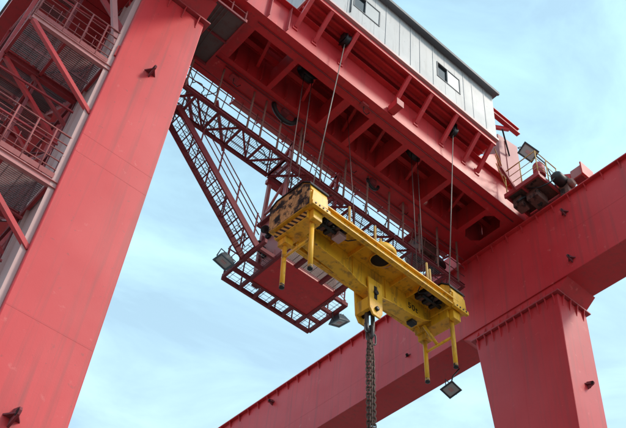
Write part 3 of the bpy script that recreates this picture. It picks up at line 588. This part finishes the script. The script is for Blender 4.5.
# ------------------------------------------------------------------ access stairs on the side of the near leg
t = thing('leg_stair', 'faded red zigzag access stairs with landings on the side of the nearest leg', 'stairs', (1.4, 12, -1.7))
LX0, LX1 = .62, 2.12
def landing(z, y0, y1, near):
    xr = 2.20
    fe = y0 if near else y1
    part(t, 'landing_beam', MB().ibeam((LX0, y0, z - .09), (2.30, y0, z - .09), .08, .15, .016), PINK); part(t, 'landing_beam', MB().ibeam((LX0, y1, z - .09), (2.30, y1, z - .09), .10, .18, .02), RED2)
    for x in (LX0, 1.37, xr): part(t, 'landing_joist', MB().bar((x, y0 + .06, z - .08), (x, y1 - .06, z - .08), .06, .12), RED2)
    grating(t, LX0 + .04, 1.33, y0 + .06, y1 - .06, z + .03, 'x', .045, GRATEP); grating(t, 1.41, xr - .04, y0 + .06, y1 - .06, z + .03, 'x', .045, GRATEP)
    for y in (y0, y1):
        part(t, 'knee_brace', MB().bar((LX0 + .05, y, z - .18), (2.31, y, z - 1.55), .085, .085), RED)
    part(t, 'knee_brace', MB().bar((1.25, y1, z - .18), (2.31, y1 - .02, z - 1.0), .06, .06), RED2)
    yo = y0 if near else y1
    c = .22
    h = 1.1
    railing(t, [(xr, yo, z + .03), (LX0, yo, z + .03)] + [(LX0, y1 if near else y0, z + .03)], h, ROSE, (.28, .62, 1.0, 1.56, 2.0, 2.4), .017, (.2, .4, .6, .8))
    # rounded return of the rails at the leg
    for f in (.55, 1.0): part(t, 'rail_return', MB().path([(xr, yo, z + .03 + h * f), (xr + .05, yo + (.05 if near else -.05), z + h * f - .02), (xr + .06, yo + (.10 if near else -.10), z + h * f - .15), (xr + .06, yo + (.10 if near else -.10), z + .05)], .02, 6), ROSE)
    part(t, 'toe_board', MB().box(LX0, xr, yo - .012, yo + .0, z + .04, z + .16), ROSE)
def flight(z0, z1, y0, y1, x0, x1):
    A, B = V((0, y0, z0)), V((0, y1, z1)); n = 8
    for x in (x0, x1): part(t, 'stringer', MB().bar(A + V((x, 0, -.04)), B + V((x, 0, -.04)), .04, .18), RED2)
    for i in range(n):
        p = A.lerp(B, (i + .5) / n); tr = part(t, 'tread', MB().box(x0 + .02, x1 - .02, p.y - .11, p.y - .10, p.z - .03, p.z + .02), ROSE)
        g = MB()
        for k in range(6): g.box(x0 + .02, x1 - .02, p.y - .09 + k * .038, p.y - .082 + k * .038, p.z - .01, p.z + .02)
        part(tr, 'tread_bars', g, GRATEP, stuff=True)
    for x in (x0, x1):
        for h, r in ((1.0, .018), (.75, .012), (.5, .012), (.25, .012)): part(t, 'handrail' if h == 1.0 else 'mid_rail', MB().tube(A + V((x, 0, h)), B + V((x, 0, h)), r, 6), ROSE)
        for k in range(4): p = A.lerp(B, .05 + k * .3) + V((x, 0, 0)); part(t, 'rail_post', MB().tube(p, p + V((0, 0, 1.0)), .016, 6), ROSE)
for z in (14.40, 10.90): landing(z, 10.45, 11.55, True)
for z in (16.15, 12.65, 9.15): landing(z, 13.75, 14.85, False)
for z in (10.90, 14.40):
    flight(z, z + 1.75, 11.55, 13.75, 1.45, 2.15); flight(z - 1.75, z, 13.75, 11.55, .66, 1.34)
flight(16.15, 17.9, 13.75, 11.55, .66, 1.34)
for z in (9.9, 10.9, 11.9, 12.9, 13.9, 14.9, 15.9, 16.9):
    part(t, 'wall_tie', MB().bar((LX0 - .04, 11.55, z), (2.299, 11.2, z - .35), .035, .035), RED2); part(t, 'wall_tie', MB().bar((1.4, 13.75, z), (2.299, 12.5, z - .3), .035, .035), MAROON)
for y, za in ((10.47, 14.4), (10.47, 10.9), (11.53, 14.4)):
    for k in range(9): part(t, 'guard_bar', MB().tube((.66 + k * .19, y, za + .05), (.66 + k * .19, y, za + .62), .008, 5), MAROON)
for x, y in ((1.38, 11.55), (2.22, 11.55), (1.38, 13.75)): part(t, 'stair_post', MB().bar((x, y, 7.5), (x, y, 18.0), .055, .055), MAROON)
for x, y in ((LX0, 11.55), (LX0, 13.75)): part(t, 'stair_post', MB().bar((x - .04, y, 7.5), (x - .04, y, 18.0), .08, .08), RED2)
for x in (LX0 - .05, 1.40, 2.2):
    for za in (9.2, 10.95, 12.7, 14.45, 16.2): part(t, 'tower_brace', MB().bar((x, 11.6 if x != 1.40 else 13.7, za), (x, 13.7 if x != 1.40 else 11.6, za + 1.6), .035, .035), RED2); part(t, 'tower_tie', MB().bar((x, 11.6, za - .1), (x, 13.7, za - .1), .05, .07), MAROON)
for za, zb in ((9.2, 12.6), (12.7, 16.1)): part(t, 'tower_brace', MB().bar((LX0 - .05, 11.6, za), (LX0 - .05, 13.7, zb), .05, .05), ROSE)
single('sheen_strip', MB().box(2.25, 2.297, 10.44, 11.2, -1.6, 17.6).box(2.19, 2.25, 10.44, 10.46, -1.6, 17.6).box(2.19, 2.25, 11.18, 11.2, -1.6, 17.6), SHEEN_GALV, 'added pale tray-shaped strip for the grazing sky sheen on the side of the nearest leg', 'sheen strip', (2.25, 10.95, -1.6))  # added tray shape, its pale colour stands for grazing sky light on the leg
for k, y in enumerate((11.35, 11.5)):
    single('conduit', MB().tube((2.25, y, -1.6), (2.25, y, 17.6), .035, 8), SHEEN_GALV, ('pale conduit on the nearest leg next to its sheen strip', 'pale conduit on the nearest leg, farther from its sheen strip')[k], 'conduit', (2.25, y, -1.6))
t = thing('knee_strut', 'pale pink slanting strut bracing the overhang to the nearest leg, upper left', 'strut', (1.7, 10.2, 16))
part(t, 'strut_bar', MB().bar((2.29, 10.50, 14.95), (1.35, 10.62, 18.1), .11, .11), PINK); part(t, 'foot_plate', MB().box(2.26, 2.299, 10.40, 10.60, 14.75, 15.1), RED)
t = thing('knee_strut', 'dark red slanting strut beside the pale one, upper left', 'strut', (1.7, 10.9, 16))
part(t, 'strut_bar', MB().bar((2.29, 10.55, 15.75), (1.2, 11.4, 18.1), .10, .10), RED2); part(t, 'foot_plate', MB().box(2.26, 2.299, 10.45, 10.65, 15.6, 15.9), RED)

# ------------------------------------------------------------------ yellow spreader beam (its own axes: x along the beam, legs standing on z = 0), tilted and slewed a little as it swings
SC, SROT = (10.555, 11.85, 13.81), (0, -R(3.97), R(3.6))
t = spr = thing('spreader_beam', 'yellow 50t lifting spreader beam hanging on ropes below the trolley', 'spreader', SC, SROT, local=True)
SM = Matrix.Translation(SC) @ (Matrix.Rotation(SROT[2], 4, 'Z') @ Matrix.Rotation(SROT[1], 4, 'Y'))
# fish-bellied main beam: web plates, flanges
up = [(-2.2, 1.93), (2.25, 1.93)]
low = [(-2.2, 1.56), (-1.75, 1.48), (-1.2, 1.44), (-.85, 1.40), (-.55, 1.30), (-.35, 1.24), (.30, 1.22), (.60, 1.28), (1.0, 1.33), (1.6, 1.38), (2.0, 1.47), (2.25, 1.60)]
poly = [up[0]] + low + [up[1]]
m = MB(); m.prism(poly, 1, .07, .33); part(t, 'main_beam', m, YEL, .012)
lf = MB()
for i in range(len(low) - 1):
    (xa, za), (xb, zb) = low[i], low[i + 1]; lf.prism([(xa, za - .028), (xb, zb - .028), (xb, zb - .002), (xa, za - .002)], 1, .03, .37)
part(t, 'belly_flange', lf, YEL)
# deck and near / far channels
def channel(y0, y1, s):
    m = MB(); m.box(-2.25, 2.42, y0, y1, 1.90, 1.93); m.box(-2.25, 2.42, y0, y1, 1.64, 1.67); m.box(-2.25, 2.42, (y1 - .02) if s < 0 else y0, y1 if s < 0 else y0 + .02, 1.67, 1.90)
    return m
ch = part(t, 'side_channel', MB().box(-2.24, 2.46, -.66, -.60, 1.66, 1.92), YEL, .008); part(ch, 'channel_lip', MB().box(-2.24, 2.46, -.74, -.662, 1.66, 1.70), YEL, .004); part(ch, 'channel_lip', MB().box(-2.24, 2.46, -.74, -.662, 1.88, 1.92), YEL, .004)
ch = part(t, 'side_channel', MB().box(-2.24, 2.46, .60, .66, 1.66, 1.92), YEL, .008); part(ch, 'channel_lip', MB().box(-2.24, 2.46, .662, .74, 1.66, 1.70), YEL, .004)
part(t, 'deck', MB().box(-2.21, 2.21, -.598, .598, 1.935, 1.96), YEL); 
for x in (-1.35, -.75, .75, 1.35): part(t, 'deck_rib', MB().box(x - .012, x + .012, -.598, .068, 1.80, 1.934), YEL)
# round pit in the deck underside: ring and dark sheave inside
part(t, 'pit_ring', MB().lathe((-.06, -.35, 1.934), (0, 0, -1), [(.27, 0), (.27, .05), (.245, .05), (.245, 0.001)], 28), YEL); part(t, 'pit_sheave', MB().lathe((-.06, -.35, 1.933), (0, 0, -1), [(.24, 0), (.24, .02), (.1, .03), (.05, .03)], 28), HOLE)
part(t, 'pit_mark', MB().path([(-.06 + .33 * math.cos(R(a)), -.35 + .33 * math.sin(R(a)) * .8, 1.925) for a in range(-60, 41, 10)], .012, 6), SHEEN_GALV)
part(t, 'sheave_dome', MB().lathe((-.05, -.35, 1.962), (0, 0, 1), [(.40, 0), (.40, .16), (.36, .24), (.2, .32), (.05, .34)], 28), YEL, .0)
# dark hydraulic gear below the deck ends
for sx in (-1, 1):
    for k in range(5):
        x = sx * (1.5 + .13 * k); part(t, 'hydraulic_block', MB().box(x - .05, x + .05, -.56 + .05 * (k % 3), -.12, 1.74 + .04 * (k % 2), 1.895), BRONZE if k % 2 else DARK, .01)
    part(t, 'hydraulic_hose', MB().path([(sx * (2.05 - .1 * i), -.5 + .16 * math.sin(i * 1.1), 1.72 - .03 * math.sin(i * .9)) for i in range(12)], .016, 6), BLACK)
    part(t, 'cylinder', MB().tube((sx * 1.45, -.36, 1.72), (sx * 2.15, -.36, 1.72), .045, 12), DARK)
    part(t, 'gear_tray', MB().box(min(sx * 1.4, sx * 2.2), max(sx * 1.4, sx * 2.2), -.58, -.1, 1.90, 1.932), BRONZE)
part(t, 'control_box', MB().box(-1.62, -1.38, -.48, -.22, 1.62, 1.735), SHEEN_GALV, .006)
# end transverse boxes
for sx in (-1, 1):
    xo, xi = (2.76 * sx, 2.22 * sx); a, b = min(xo, xi), max(xo, xi)
    e = part(t, 'end_box', MB().box(a, b, -.68, .72, 1.66, 2.12), YEL, .015)
    top = MB(); pr = [(-.70, 2.13), (.74, 2.13), (.70, 2.40), (.48, 2.53), (-.42, 2.53), (-.66, 2.34)]
    top.prism(pr, 0, a, b); part(e, 'sheave_cover', top, YEL, .02)
    part(e, 'cover_cap', MB().prism([(-.715, 2.27), (-.685, 2.37), (-.43, 2.565), (.49, 2.565), (.73, 2.42), (.73, 2.40), (.49, 2.54), (-.43, 2.54), (-.665, 2.345), (-.70, 2.26)], 0, a - .03, b + .03), DARK)
    part(e, 'near_cover', MB().prism([(a + .04, 2.10), (b - .04, 2.10), (b - .01, 1.80), (a + .01, 1.74)], 1, -.735, -.682), YEL, .006)
    part(e, 'near_lip', MB().box(a - .01, b + .02, -.78, -.682, 1.60, 1.72), YEL, .01)
    dirty = MB(); fx = xo + sx * .012
    part(e, 'dirty_side_plate', MB().prism([(-.66, 1.68), (.70, 1.68), (.72, 2.38), (.46, 2.51), (-.40, 2.51), (-.66, 2.30)], 0, min(xo + sx * .002, xo + sx * .014), max(xo + sx * .002, xo + sx * .014)), YELD, label='rust and oil stained end plate')
    for y0, z0, w, h in ((-.48, 1.83, .15, .14), (-.40, 2.22, .16, .13), (.34, 1.84, .16, .13), (.30, 2.22, .17, .14), (-.05, 2.27, .10, .10)):
        part(e, 'cut_out', MB().box(min(xo + sx * .0145, xo + sx * .018), max(xo + sx * .0145, xo + sx * .018), y0, y0 + w, z0, z0 + h), HOLE, .0)
    # lower cross sill with hazard stripes, leg sockets
    sa, sb = min(sx * 2.66, sx * 2.26), max(sx * 2.66, sx * 2.26)
    s_ = part(t, 'lower_sill', MB().box(sa, sb, -.50, .60, 1.42, 1.658), YEL, .01); part(s_, 'hazard_board', MB().box(min(sx * 2.662, sx * 2.676), max(sx * 2.662, sx * 2.676), -.48, .60, 1.44, 1.63), HAZ)
    part(t, 'leg_socket', MB().box(sx * 2.46 - .14, sx * 2.46 + .14, -.64, -.502, 1.36, 1.655), YEL, .012); part(t, 'leg_socket', MB().box(sx * 2.46 - .12, sx * 2.46 + .12, .30, .58, 1.24, 1.419), YEL, .012)
    for y, zt in ((-.45, 1.42), (.45, 1.24)):
        l = part(t, 'leg', MB().tube((sx * 2.46, y, .0), (sx * 2.46, y, zt), .058, 16), YEL); part(l, 'leg_foot', MB().lathe((sx * 2.46, y, 0), (0, 0, -1), [(.05, -.04), (.062, -.03), (.062, .01), (.045, .012)], 16), DARK)
        part(l, 'foot_wear', MB().lathe((sx * 2.46, y, .0), (0, 0, 1), [(.0595, .03), (.0595, .10)], 16), YELD)
    part(t, 'leg_brace', MB().tube((sx * 2.46, -.40, .93), (sx * 2.46, .40, .90), .038, 12), YEL); part(t, 'diagonal_brace', MB().tube((sx * 2.46, .05, .93), (sx * 2.14, .2, 1.45), .045, 12), YEL)
    part(t, 'end_rib', MB().prism([(sx * 2.2, 1.43), (sx * 2.2, 1.65), (sx * 1.75, 1.65)], 1, .34, .37), YEL)
bolt = MB().lathe((0, 0, 0), (0, -1, 0), [(.024, 0), (.024, .018), (.012, .02)], 6).mesh('bolt')
for i in range(15): at(t, 'bolt', bolt, (-2.1 + i * .3, -.66, 1.79), LOADY)
for sx in (-1, 1):
    for k in range(4): at(t, 'bolt', bolt, (sx * 2.49 - .18 + k * .12, -.78, 1.66), LOADY)
# rope guide posts on the deck
for x, y, h in ((-1.35, -.55, .75), (-1.22, -.5, .35), (-.45, -.55, .72), (-.2, -.5, .5), (1.55, -.5, .85), (1.66, -.5, .7)): part(t, 'guide_post', MB().tube((x, y, 1.92), (x, y, 1.92 + h), .032, 10), RAILY)
# centre hook block
hk = part(t, 'hook_block', MB().prism([(-.15, 1.55), (.36, 1.55), (.34, .62), (.25, .45), (.01, .45), (-.10, .62)], 1, -.02, .028), YEL, .01); part(hk, 'block_slot', MB().box((.05), .15, -.028, -.0202, .95, 1.35), HOLE); part(hk, 'block_pin', MB().lathe((.10, -.02, 1.15), (0, -1, 0), [(.07, 0), (.07, .05), (.04, .06)], 14), DARK); part(hk, 'block_pin', MB().lathe((.12, -.02, .66), (0, -1, 0), [(.06, 0), (.06, .05), (.03, .06)], 14), DARK)
part(t, 'hook_block', MB().prism([(-.15, 1.55), (.36, 1.55), (.34, .62), (.25, .45), (.01, .45), (-.10, .62)], 1, .425, .48), YEL, .01); part(t, 'block_spacer', MB().box(-.11, -.01, .03, .42, .60, .95), YEL); part(t, 'block_pin', MB().tube((.12, .03, .66), (.12, .42, .66), .05, 12), DARK)
# lettering on the web: 50t
def text(s, loc, size, m, rot, parent, name):
    cu = bpy.data.curves.new(name, 'FONT'); cu.body = s; cu.size = size; cu.extrude = .002; cu.space_character = 1.15; cu.offset = .004
    o = bpy.data.objects.new(name, cu); COL.objects.link(o); dg = bpy.context.evaluated_depsgraph_get(); dg.update()
    me = bpy.data.meshes.new_from_object(o.evaluated_get(dg)); bpy.data.objects.remove(o)
    q = bpy.data.objects.new(name, me); COL.objects.link(q); q.parent = parent; q.location = loc; q.rotation_euler = rot; me.materials.append(m); return q
text('50t', (1.40, .066, 1.55), .25, PRINT, (R(90), 0, 0), t, 'lettering')
for x in (-.6, .55): part(t, 'web_stiffener', MB().box(x - .01, x + .01, .045, .069, 1.32, 1.9), YEL)
part(t, 'lower_bracket', MB().box(1.62, 1.82, .14, .34, 1.26, 1.37), DARK, .02)

# ------------------------------------------------------------------ lifting hook ring and chain bundle
def W(p): return SM @ V(p)
h0 = W((.12, .20, .66)); hd = V((.055, -.01, -1)).normalized()
t = thing('lifting_shackle', 'dark steel shackle between the yellow hook block and the chain', 'shackle', h0)
sd = V((1, 0, 0)); sd = (sd - hd * sd.dot(hd)).normalized(); s2 = hd.cross(sd)
part(t, 'bow', MB().link(h0 + hd * .26, hd, sd, .30, .10, .052, 20, 10), LOADY); part(t, 'ring', MB().link(h0 + hd * .60, hd, s2, .17, .09, .045, 20, 10), LOADY); part(t, 'side_ring', MB().link(h0 + hd * .72 + sd * .11, hd, sd, .16, .075, .022, 16, 8), LOADY); part(t, 'side_ring', MB().link(h0 + hd * .50 - sd * .12, hd, sd, .13, .05, .014, 16, 8), LOADY)
t = thing('chain_sling', 'bundle of rusty chain strands hanging down from the spreader hook', 'chain', h0 + hd * .7)
for k in range(3):
    m = MB(); off = V((.757, -.653, 0)) * ((k - 1) * .068) + V((.653, .757, 0)) * (.03 * (-1) ** k); pitch = .088
    for i in range(66):
        f = min(1, i / 8.); c = h0 + hd * (.66 + i * pitch + (k % 2) * .03) + off * (.35 + .65 * f); tw = R(i * 2 + 40 * k)
        a = (sd * math.cos(tw) + s2 * math.sin(tw)); b_ = (s2 * math.cos(tw) - sd * math.sin(tw))
        m.link(c, hd, a if i % 2 else b_, .066, .034, .0155, 10, 5)
    part(t, 'chain_strand', m, CHAIN)

# ------------------------------------------------------------------ ropes
def rope(label, a, b, r, m=ROPE, group=None): single('hoist_rope', MB().tube(a, b, r, 8), m, label, 'rope', V(a).lerp(V(b), .5), group)
rope('pale hoist rope down to the spreader\'s stained left end', (8.14, 10.86 - .0, 22.42), W((-2.5, -.45, 2.55)), .015)
rope('pale hoist rope down to the spreader\'s right end, in front of the long girder', (12.62, 10.88, 22.30), W((2.5, -.45, 2.55)), .014)
for dx in (0, .30): rope(('dark rope from the left frame opening, left of its pair', 'dark rope from the left frame opening, right of its pair')[dx > 0], (7.74 + dx, 12.1, 21.95), W((-2.6 + dx, .4, 2.52)), .012, ROPED)
for dx in (0, .26): rope(('dark rope from the right frame opening, left of its pair', 'dark rope from the right frame opening, right of its pair')[dx > 0], (11.94 + dx, 12.0, 21.95), W((2.2 + dx, .35, 2.5)), .012, ROPED)
rope('lone dark rope in front of the hanging walkway, right of the pale left rope', (9.75, 12.5, 22.2), W((-.3, .2, 1.97)), .010, ROPED)
